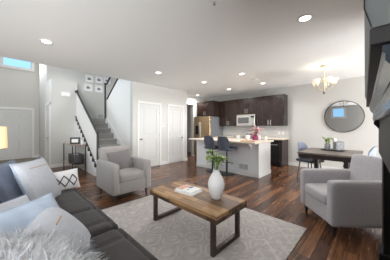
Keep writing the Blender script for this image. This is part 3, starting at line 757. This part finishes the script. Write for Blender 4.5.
# ================================================================ DINING
dt = thing('dining_table', 'weathered dining table with dark apron under the chandelier', 'table', (-.705, 5.05, 0))
MB().box(-.515, .515, -.6, .6, .725, .76, .006, 2).build('tabletop', 'tabletop', dt)
plabel(MB().box(-.5, .5, -.575, .575, .655, .725, .004, 1).box(-.48, .48, -.55, .55, .63, .656).build('apron', 'tabledark', dt), 'dark apron')
for x in (-.27, .27):
    MB().box(x-.04, x+.04, -.05, .05, .06, .64, .006, 1).box(x-.04, x+.04, -.22, .22, .57, .635, .006, 1).box(x-.045, x+.045, -.30, .30, 0, .07, .01, 2).build('leg', 'tabledark', dt)
def dining_chair(label, loc, rz):
    t = thing('dining_chair', label, 'chair', loc, rz, 'dining chairs')
    MB().soft((.02, 0, .455), (.46, .46, .07), .03, 8, (0, 0, .01)).build('seat', 'leatherdark', t, True)
    b = bmesh.new(); nu, nv = 14, 8; F = []
    for sgn in (0, 1):
        g = []
        for i in range(nu+1):
            a = -.95+1.9*i/nu; row = []
            for j in range(nv+1):
                v = j/nv; z = .45+(.45-.12*abs(a/.95)**3)*v; r = .25-(.03 if sgn else 0)
                row.append(b.verts.new((-math.cos(a)*r-.05*v+.02, math.sin(a)*r*(1-.12*v*v), z)))
            g.append(row)
        F.append(g)
    for i in range(nu):
        for j in range(nv):
            b.faces.new((F[0][i][j], F[0][i][j+1], F[0][i+1][j+1], F[0][i+1][j])); b.faces.new((F[1][i][j], F[1][i+1][j], F[1][i+1][j+1], F[1][i][j+1]))
        b.faces.new((F[0][i][nv], F[1][i][nv], F[1][i+1][nv], F[0][i+1][nv])); b.faces.new((F[0][i][0], F[0][i+1][0], F[1][i+1][0], F[1][i][0]))
    for j in range(nv):
        b.faces.new((F[0][0][j], F[1][0][j], F[1][0][j+1], F[0][0][j+1])); b.faces.new((F[0][nu][j], F[0][nu][j+1], F[1][nu][j+1], F[1][nu][j]))
    bmesh.ops.recalc_face_normals(b, faces=b.faces); mb = MB(); mb._add(b); mb.build('backrest', 'chairblue', t, 50)
    for sx in (-1, 1):
        for sy in (-1, 1):
            MB().tube([(sx*.15+.02, sy*.15, .44), (sx*.2+.02, sy*.2, 0)], [.014, .010], 10).build('leg', 'black', t, 40)
    MB().tube([(-.16, -.18, .2), (.2, -.18, .2)], .007).tube([(-.16, .18, .2), (.2, .18, .2)], .007).build('stretcher', 'black', t)
    return t
c1 = dining_chair('blue grey dining chair at the left end of the dining table', (-1.205, 5.41, 0), -.42)
c2 = copy_tree(c1); c2.location = (-.25, 5.32, 0); c2.rotation_euler = (0, 0, PI); c2['label'] = 'dining chair at the right end of the dining table, behind the armchair'
tr = tag(MB().lathe([(0, 0), (.16, 0), (.2, .02), (.19, .022), (.155, .008), (0, .008)], (0, 0, 0), 32).build('tray', 'black', None, 40, (-.70, 5.28, .76)), 'round dark tray on the dining table', 'tray')
tr.scale = (1.25, .8, 1)
pp = tag(MB().lathe([(0, 0), (.045, 0), (.058, .02), (.058, .135), (.05, .14), (.048, .11), (0, .1)], (0, 0, 0), 24).build('plant_pot', 'pot', None, 40, (-.80, 5.27, .768)), 'small grey mosaic pot on the dining tray', 'pot')
pl = thing('potted_plant', 'small pale green plant in the mosaic pot on the dining table', 'plant', (-.80, 5.27, .868))
sb, lb = leaves(46, .11, .05, .2, .085, .4, .5, 11, 9); sb.build('stems', 'stem', pl); lb.build('leaves', 'leafpale', pl, True)
ln = thing('lantern', 'square grey mosaic lantern on the dining tray', 'lantern', (-.59, 5.29, .768), .5)
MB().box(-.08, .08, -.08, .08, 0, .19, .012, 2).build('body', 'pot', ln)
MB().box(-.062, .062, -.062, .062, .19, .2, .003, 1).build('rim', 'black', ln)
cd = tag(MB().lathe([(0, 0), (.035, 0), (.035, .26), (.03, .265), (0, .262)], (0, 0, 0), 20).build('candle', 'ceramic2', None, 40, (-.68, 5.4, .768)), 'white pillar candle behind the pot and lantern', 'candle')
# chandelier
chd = thing('chandelier', 'cream chandelier with frosted glass bowls over the dining table', 'chandelier', (-.82, 4.99, H))
MB().lathe([(0, 0), (.075, 0), (.07, -.025), (.02, -.04), (0, -.04)], (0, 0, 0), 24).build('canopy', 'cream', chd, 40)
b = MB()
for i in range(6):
    z = -.05-.03*i
    b.tube([(math.cos(a)*.011*(1 if i % 2 else .3), math.sin(a)*.011*(.3 if i % 2 else 1), z+math.sin(a*1)*.0-.016+.016*math.cos(a)) for a in [2*PI*k/8 for k in range(9)]], .003, 5)
b.build('chain', 'cream', chd)
MB().lathe([(0, -.2), (.02, -.205), (.022, -.24), (.012, -.27), (.02, -.33), (.034, -.37), (.02, -.42), (.012, -.50), (.024, -.54), (.012, -.575), (0, -.61)], (0, 0, 0), 18).build('column', 'cream', chd, 40)
plabel(MB().lathe([(0, -.60), (.02, -.605), (.022, -.62), (.008, -.64), (0, -.65)], (0, 0, 0), 14).build('finial', 'darksteel', chd, 40), 'dark finial')
for k in range(5):
    a = 2*PI*k/5+.25; R2 = .185
    ca, sa = math.cos(a), math.sin(a)
    pts = [(.015, -.54), (.08, -.56), (.12, -.53), (.165, -.475), (R2, -.44)]
    arm = MB().tube([(ca*r, sa*r, z) for r, z in pts], .008, 8).tube([(ca*r, sa*r, z) for r, z in ((.015, -.36), (.06, -.32), (.11, -.37), (.13, -.45), (.16, -.52))], .005, 6)
    arm.lathe([(0, -.46), (.028, -.452), (.02, -.43), (.014, -.41), (0, -.41)], (ca*R2, sa*R2, 0), 12)
    arm.build('arm', 'cream', chd, 40)
    MB().lathe([(.016, -.425), (.04, -.42), (.056, -.39), (.062, -.36), (.076, -.325), (.080, -.318), (.073, -.322), (.058, -.358), (.051, -.385), (.036, -.412), (.012, -.418)], (ca*R2, sa*R2, 0), 22).build('glass_bowl', 'bowl', chd, True)
l = bpy.data.lights.new('chandelier_glow', 'POINT'); l.energy = 4; l.color = (1, .92, .8); l.shadow_soft_size = .15
lo = bpy.data.objects.new('chandelier_glow', l); COL.objects.link(lo); lo.location = (-.82, 4.99, H-.27)

# ================================================================ LIVING ROOM
RX0, RX1, RY0, RY1 = -3.05, -.62, -.35, 2.68
hx, hy = (RX1-RX0)/2, (RY1-RY0)/2
M['rug'] = rug_mat(hx, hy)
tag(MB().box(-hx, hx, -hy, hy, 0, .012, .004, 1).build('area_rug', 'rug', None, None, ((RX0+RX1)/2, (RY0+RY1)/2, 0)), 'large pale grey distressed trellis rug under the coffee table', 'rug')
tag(MB().box(-.75, .75, -.62, .55, 0, .012, .004, 1).build('door_mat', 'doormat', None, None, (-9.4, .3, 0)), 'olive grey mat inside the front door', 'mat')
# coffee table
ct = thing('coffee_table', 'reclaimed wood coffee table with dark steel frame legs', 'coffee table', (-1.645, 1.68, .012))
MB().box(-.575, .575, -.285, .285, .365, .438, .005, 1).build('tabletop', 'reclaimed', ct)
MB().box(-.579, .579, -.289, .289, .361, .405, .004, 1).build('apron', 'reclaimed2', ct)
for x in (-.53, .485):
    b = MB().box(x-.022, x+.022, -.25, -.202, 0, .362, .003, 1).box(x-.022, x+.022, .202, .25, 0, .362, .003, 1).box(x-.022, x+.022, -.204, .204, 0, .048, .003, 1)
    b.build('leg_frame', 'darksteel', ct)
ZT = .45
vs = tag(MB().lathe([(0, 0), (.045, 0), (.052, .008), (.078, .07), (.097, .14), (.099, .175), (.088, .225), (.062, .275), (.042, .31), (.036, .335), (.038, .345), (.030, .345), (.028, .31), (.05, .26), (0, .05)], (0, 0, 0), 40).build('vase', 'ceramic', None, 60, (-1.36, 1.76, ZT)),
         'textured white vase on the coffee table', 'vase')
lf = thing('leafy_stems', 'leafy green stems standing in the white vase', 'plant', (-1.36, 1.76, ZT+.325))
sb, lb = leaves(64, .13, .04, .24, .095, .42, .35, 3, 9); sb.build('stems', 'stem', lf); lb.build('leaves', 'leaf', lf, True)
def book(name, label, loc, rz, w_, d_, h_, cover, extra=()):
    t = thing(name, label, 'magazine', loc, rz, 'magazines on the coffee table')
    MB().box(-w_/2+.004, w_/2-.003, -d_/2+.003, d_/2-.003, .002, h_-.002).build('pages', 'paper', t)
    b = MB().box(-w_/2, w_/2, -d_/2, d_/2, 0, .002).box(-w_/2, w_/2, -d_/2, d_/2, h_-.002, h_).box(-w_/2, -w_/2+.002, -d_/2, d_/2, 0, h_)
    b.build('cover', cover, t)
    for nm, x0, x1, y0, y1, mm in extra: MB().box(x0, x1, y0, y1, h_, h_+.0006).build(nm, mm, t)
book('magazine', 'white magazine lying under the one with the salmon picture', (-1.76, 1.685, ZT), .12, .30, .22, .02, 'paper')
book('magazine', 'white magazine with salmon picture, topmost on the coffee table', (-1.775, 1.7, ZT+.0202), .06, .28, .21, .014, 'paper',
     (('cover_picture', -.13, -.035, -.09, .09, 'coverred'), ('cover_patch', -.03, .02, .02, .095, 'coverblue'), ('cover_spot', .01, .04, -.05, -.02, 'print_grey')))

# armchairs
def armchair(label, loc, rz, fab, group='grey upholstered armchairs'):
    t = thing('armchair', label, 'armchair', loc, rz, group)
    W, D = .74, .82
    MB().soft((-.0, 0, .235), (D-.04, W-.06, .21), .02, 8).build('base_frame', fab, t, True)
    for sy in (-1, 1):
        b = MB().soft((.0, sy*(W/2-.062), .40), (D, .125, .53), .035, 12, (.006, .008, .006))
        b.build('arm', fab, t, True)
    MB().soft((.05, 0, .405), (D-.1, W-.26, .15), .04, 14, (.012, 0, .02)).build('seat_cushion', fab, t, True)
    mtx = Matrix.Translation((-.33, 0, .55)) @ Matrix.Rotation(-.2, 4, 'Y')
    b = MB().soft((0, 0, 0), (.17, W-.10, .70), .05, 12, (.02, 0, .01), mtx=mtx)
    b.build('backrest', fab, t, True)
    for sx in (-1, 1):
        for sy in (-1, 1):
            MB().cyl((sx*(D/2-.07), sy*(W/2-.08), .14), (sx*(D/2-.06), sy*(W/2-.07), 0), .026, .017, 12).build('leg', 'legdark', t, 40)
    return t
armchair('pale grey armchair with a grey pillow in front of the stairs', (-3.52, 1.615, .0), 0.0, 'linen')
armchair('grey tweed armchair in the right foreground facing the coffee table', (-.285, 3.18, 0), math.radians(-138.5), 'linen2')

def basis(n, roll=0):
    """pillow frame: local -Y.. +Y thickness along n, local Z as upright as can be"""
    n = Vector(n).normalized(); z = Vector((0, 0, 1)); up = (z-n*z.dot(n)).normalized(); x = n.cross(up)*1
    m = Matrix((x, n, up)).transposed()
    return m.to_4x4() @ Matrix.Rotation(roll, 4, 'Y')
def pillow(label, c, n, w_, h_, t_, front, back=None, roll=0, pipe=None, stitch=None, name='throw_pillow', group=None):
    o = thing(name, label, 'pillow', c, 0, group)
    mtx = basis(n, roll)
    if back:
        f = MB().pillow(w_, h_, t_, mtx=mtx, side=1).build('front_panel', front, o, True)
        MB().pillow(w_, h_, t_, mtx=mtx, side=-1).build('back_panel', back, o, True)
    else: f = MB().pillow(w_, h_, t_, mtx=mtx).build('cover', front, o, True)
    def edge(u, v): return mtx @ Vector((w_/2*u*(1-.06*(1-v*v)*(u*u)), 0, h_/2*v*(1-.06*(1-u*u)*(v*v))))
    if pipe:
        pts = [edge(-1+2*i/16, -1) for i in range(16)]+[edge(1, -1+2*i/16) for i in range(16)]+[edge(1-2*i/16, 1) for i in range(16)]+[edge(-1, 1-2*i/16) for i in range(17)]
        MB().tube(pts, .007, 6).build('piping', pipe, o, True)
    if stitch:
        def surf(u, v):
            k = (max(0, 1-u*u)*max(0, 1-v*v))**.42
            return mtx @ Vector((w_/2*u*(1-.06*(1-v*v)*(u*u)), t_/2*k+.002, h_/2*v*(1-.06*(1-u*u)*(v*v))))
        for nm, mm, lines, r in stitch:
            b = MB()
            for (u0, v0, u1, v1) in lines:
                b.tube([surf(u0+(u1-u0)*i/8, v0+(v1-v0)*i/8) for i in range(9)], r, 5)
            b.build(nm, mm, o)
    return o
pillow('dark grey square pillow on the pale grey armchair', (-3.55, 1.57, .635), (.93, .06, .33), .48, .42, .13, 'pgrey', roll=.08, name='throw_pillow')

# sofa
sf = thing('sofa', 'long charcoal sofa with two seat cushions in the left foreground', 'sofa', (-1.7, .15, 0))
MB().soft((0, -.03, .19), (2.72, 1.0, .22), .03, 10).build('base_frame', 'sofa', sf, True)
def gv(period, x0):
    def g(x, y):
        a = abs(((x-x0)/period) % 1-.5)*period; b_ = abs(((y-.02)/.24) % 1-.5)*.24
        return .018*(math.exp(-(a/.014)**2)+.9*math.exp(-(b_/.014)**2))
    return g
MB().soft((-.63, .12, .38), (1.49, .86, .165), .05, 46, (.0, .006, .012), gv(.36, -1.37)).build('seat_cushion', 'sofa', sf, True)
MB().soft((.74, .12, .38), (1.22, .86, .165), .05, 46, (.0, .006, .012), gv(.36, .13)).build('seat_cushion', 'sofa', sf, True)
for cx_, ww in ((-.63, 1.49), (.74, 1.22)):
    mtx = Matrix.Translation((cx_, -.33, .62)) @ Matrix.Rotation(.14, 4, 'X')
    MB().soft((0, 0, 0), (ww, .2, .44), .07, 14, (0, .03, .01), mtx=mtx).build('back_cushion', 'sofa', sf, True)
MB().soft((0, -.52, .44), (2.72, .16, .72), .05, 12).build('back_frame', 'sofa', sf, True)
for x in (-1.45, 1.43):
    MB().soft((x, -.03, .32), (.17, 1.0, .50), .05, 12).build('arm', 'sofa', sf, True)
for x in (-1.4, 1.38):
    for y in (-.48, .4): MB().cyl((x, y, .1), (x, y, .012 if -1.35 < x else .0), .025, .018, 12).build('leg', 'legdark', sf)
# pillows on the sofa
pillow('slate blue pillow at the far end of the sofa, behind the pale zipped one', (-2.68, .05, .70), (.40, .80, .42), .5, .5, .16, 'pdenim', pipe='pdenim')
pillow('large pale grey pillow with tan stitching at the far end of the sofa', (-2.70, .27, .685), (.50, .76, .42), .53, .53, .17, 'ppale', 'pblue', roll=-.04, pipe='pblue',
       stitch=(('tan_line', 'tan', ((-.82, .62, .55, .62),), .004),))
dia = []
for k in range(3):
    u0 = -.8+.53*k; dia += [(u0, -.1, u0+.265, .42), (u0+.265, .42, u0+.53, -.1), (u0+.53, -.1, u0+.265, -.62), (u0+.265, -.62, u0, -.1)]
pillow('small white lumbar pillow with dark diamond pattern beside the sofa arm', (-2.93, .53, .595), (.93, .2, .3), .40, .27, .10, 'pwhite', stitch=(('diamond_pattern', 'navy', dia, .007),))
pillow('pale pillow with tan stitch, nearest of the sofa pillows', (-1.42, .25, .61), (.25, .68, .66), .46, .42, .17, 'ppale', pipe='pblue', stitch=(('tan_line', 'tan', ((-.05, .45, .4, .45),), .005),))
pillow('washed blue pillow propped behind the nearest pale pillow', (-1.47, .11, .655), (.66, .36, .66), .44, .42, .16, 'pblue', pipe='pblue')
pillow('pale grey pillow with dark piping at the left, behind the washed blue one', (-1.80, .0, .60), (.62, .36, .7), .46, .42, .14, 'ppale', pipe='pdenim')
# furry throw pillow
fp = thing('fur_throw', 'fluffy white fur throw bundled on the near end of the sofa', 'throw', (-1.03, .0, .49))
fp.rotation_euler = (-.28, 0, 0)
MB().soft((0, 0, .13), (.62, .5, .26), .12, 14, (0, 0, .03)).build('cushion', 'fur', fp, True)
rnd = random.Random(4); bl = bmesh.new()
for i in range(8000):
    u = rnd.uniform(-1, 1); v = rnd.uniform(-1, 1)
    a = rnd.uniform(0, 2*PI); zc = rnd.uniform(-.35, 1); rr = math.sqrt(max(0, 1-zc*zc))
    nrm = Vector((math.cos(a)*rr, math.sin(a)*rr, zc))
    p = Vector((max(-.19, min(.19, nrm.x*.30))+nrm.x*.115, max(-.13, min(.13, nrm.y*.24))+nrm.y*.115, .13+nrm.z*.145))
    d = (nrm+Vector((rnd.uniform(-.7, .7), rnd.uniform(-.7, .7), rnd.uniform(-.5, .5)))).normalized()
    L_ = rnd.uniform(.045, .095); s_ = d.cross(Vector((rnd.uniform(-1, 1), rnd.uniform(-1, 1), rnd.uniform(-1, 1)))).normalized()*rnd.uniform(.0015, .0032)
    bend = Vector((rnd.uniform(-1, 1), rnd.uniform(-1, 1), -.5))*.35*L_
    q = p+d*L_*.5+bend*.25; e = p+d*L_+bend
    v0, v1, v2, v3, v4 = (bl.verts.new(x) for x in (p-s_, p+s_, q+s_*.8, q-s_*.8, e))
    bl.faces.new((v0, v1, v2, v3)); bl.faces.new((v3, v2, v4))
mb = MB(); mb._add(bl); fo = mb.build('fur', 'fur', fp); fo['kind'] = 'stuff'

# end table and lamp
et = thing('end_table', 'small dark end table beyond the far sofa arm', 'table', (-3.62, -.13, 0))
MB().cyl((0, 0, .52), (0, 0, .55), .23, n=32).build('tabletop', 'legdark', et, 40)
for k in range(3):
    a = 2*PI*k/3+.4; MB().cyl((math.cos(a)*.12, math.sin(a)*.12, .52), (math.cos(a)*.18, math.sin(a)*.18, 0), .018, .012, 10).build('leg', 'legdark', et)
tl = thing('table_lamp', 'table lamp with glowing cream drum shade at the left edge', 'lamp', (-3.62, -.13, .55))
MB().lathe([(0, 0), (.07, 0), (.075, .02), (.05, .06), (.085, .2), (.08, .27), (.03, .36), (.02, .4), (0, .4)], (0, 0, 0), 24).build('base', 'ceramic2', tl, 40)
MB().cyl((0, 0, .4), (0, 0, .60), .008).build('stem', 'nickel', tl)
MB().lathe([(.155, .47), (.158, .47), (.15, .755), (.147, .755), (.155, .47)], (0, 0, 0), 36).build('lamp_shade', 'shade', tl, 40)
l = bpy.data.lights.new('table_lamp_glow', 'POINT'); l.energy = 5; l.color = (1, .8, .52); l.shadow_soft_size = .05
lo = bpy.data.objects.new('table_lamp_glow', l); COL.objects.link(lo); lo.location = (-3.62, -.13, 1.18)

# console table by the stairs
cs = thing('console_table', 'black metal console table with wooden shelves beside the stairs', 'table', (-6.515, 1.46, 0))
b = MB(); X, Y = .535, .16
for sx in (-1, 1):
    for sy in (-1, 1):
        MB().box(sx*X-.012, sx*X+.012, sy*Y-.012, sy*Y+.012, 0, .775).build('leg', 'black', cs)
plabel(MB().box(-X-.012, X+.012, -Y-.012, Y+.012, .775, .80, .003, 1).build('tabletop', 'greywood', cs), 'weathered wood top')
plabel(MB().box(-X-.005, X+.005, -Y-.005, Y+.005, .20, .225, .003, 1).build('shelf', 'greywood', cs), 'weathered wood shelf')
pf = thing('photo_frame', 'black photo frame with white picture on the console table', 'photo frame', (-6.27, 1.42, .80), 1.0)
mtx = Matrix.Rotation(-.12, 4, 'X')
MB().box(-.13, .13, 0, .02, 0, .2, .004, 1, mtx).build('frame', 'black', pf)
MB().box(-.085, .085, -.002, .001, .05, .15, 0, 1, mtx).build('picture', 'paper', pf)
MB().box(-.03, .03, .02, .09, .004, .012).build('stand', 'black', pf)
tag(MB().box(-.07, .07, -.05, .05, 0, .17, .012, 2).build('keepsake_box', 'leatherdark', None, None, (-6.62, 1.46, .80)), 'small dark box behind the photo frame on the console', 'box')
tag(MB().lathe([(0, 0), (.03, 0), (.03, .1), (.012, .12), (.012, .15), (0, .15)], (0, 0, 0), 18).build('bottle', 'ceramic2', None, 40, (-6.05, 1.55, .80)), 'small white bottle at the right end of the console', 'bottle')
bk = thing('wire_basket', 'charcoal wire basket on the lower console shelf', 'basket', (-6.33, 1.47, .2265))
b = MB(); w_, d_, h_ = .30, .13, .27
for z in (.01, .07, .13, .19, .25, h_): b.tube([(-w_, -d_, z), (w_, -d_, z), (w_, d_, z), (-w_, d_, z), (-w_, -d_, z)], .005 if z < h_ else .008, 6)
for i in range(15):
    x = -w_+2*w_*i/14
    for y in (-d_, d_): b.cyl((x, y, .005), (x, y, h_), .0045, n=6)
for i in range(1, 6):
    y = -d_+2*d_*i/6
    for x in (-w_, w_): b.cyl((x, y, .005), (x, y, h_), .0045, n=6)
b.box(-w_, w_, -d_, d_, 0, .006)
b.build('wires', 'wicker', bk)
tag(MB().soft((0, 0, .1), (.5, .2, .2), .07, 8, (0, 0, .03)).build('folded_blanket', 'pgrey', None, True, (-6.33, 1.47, .236)), 'dark grey folded blanket inside the wire basket', 'blanket')

# ================================================================ FIREPLACE (seen from its end, at the right edge)
RZ = math.radians(1.64); FX = -.005
fp = thing('fireplace', 'black lacquered fireplace mantel with corbels at the right edge', 'fireplace', (FX, 1.5, 0), RZ)
Y0, Y1 = -.915, .87
def stepped(prof, y0, y1): return MB().prism(prof, 'Y', y0, y1)
plabel(MB().box(-.030, .50, Y0, Y1, 1.487, 1.525, .002, 1).build('mantel_shelf', 'mantelwood', fp), 'dark slate shelf')
stepped([(.50, 1.487), (-.009, 1.487), (-.009, 1.470), (-.004, 1.466), (-.004, 1.450), (.004, 1.438), (.012, 1.425), (.5, 1.425)], Y0+.01, Y1-.03).build('upper_moulding', 'mantelgloss', fp)
stepped([(.5, 1.425), (.016, 1.425), (.014, 1.40), (.012, 1.376), (.015, 1.355), (.03, 1.352), (.5, 1.352)], Y0+.02, Y1-.06).build('lower_moulding', 'mantelgloss', fp)
MB().box(.05, .5, Y0+.05, Y1-.08, 1.08, 1.352).build('frieze', 'mantel', fp)
for y in (Y0+.08, Y1-.22):
    MB().prism([(.075, 1.352), (.02, 1.352), (.018, 1.325), (.032, 1.31), (.052, 1.28), (.058, 1.24), (.052, 1.21), (.075, 1.19)], 'Y', y, y+.16).build('corbel', 'mantel', fp, 30)
    p = MB().box(.071, .5, y, y+.16, 0, 1.352, .004, 1).build('pilaster', 'mantel', fp)
    MB().box(.045, .5, y-.02, y+.18, 0, .27, .006, 1).build('plinth', 'mantel', p)
MB().box(.16, .5, Y0+.2, Y1-.2, 0, 1.1).build('firebox', 'firebox', fp)
prof = [(-.039, 1.575), (-.039, H-.002), (.45, H-.002), (.45, 1.527), (-.027, 1.527)]
om = thing('overmantel_panel', 'grey plastered overmantel panel with thin dark edge above the mantel shelf', 'overmantel panel', (FX, 1.5, 0), RZ)
MB().prism(prof, 'Y', Y0+.002, Y1-.1).build('panel', 'breast', om)
MB().tube([(-.039, Y0, H-.004), (-.039, Y0, 1.575), (-.027, Y0, 1.529)], .0016, 6).build('edge_bead', 'black', om)
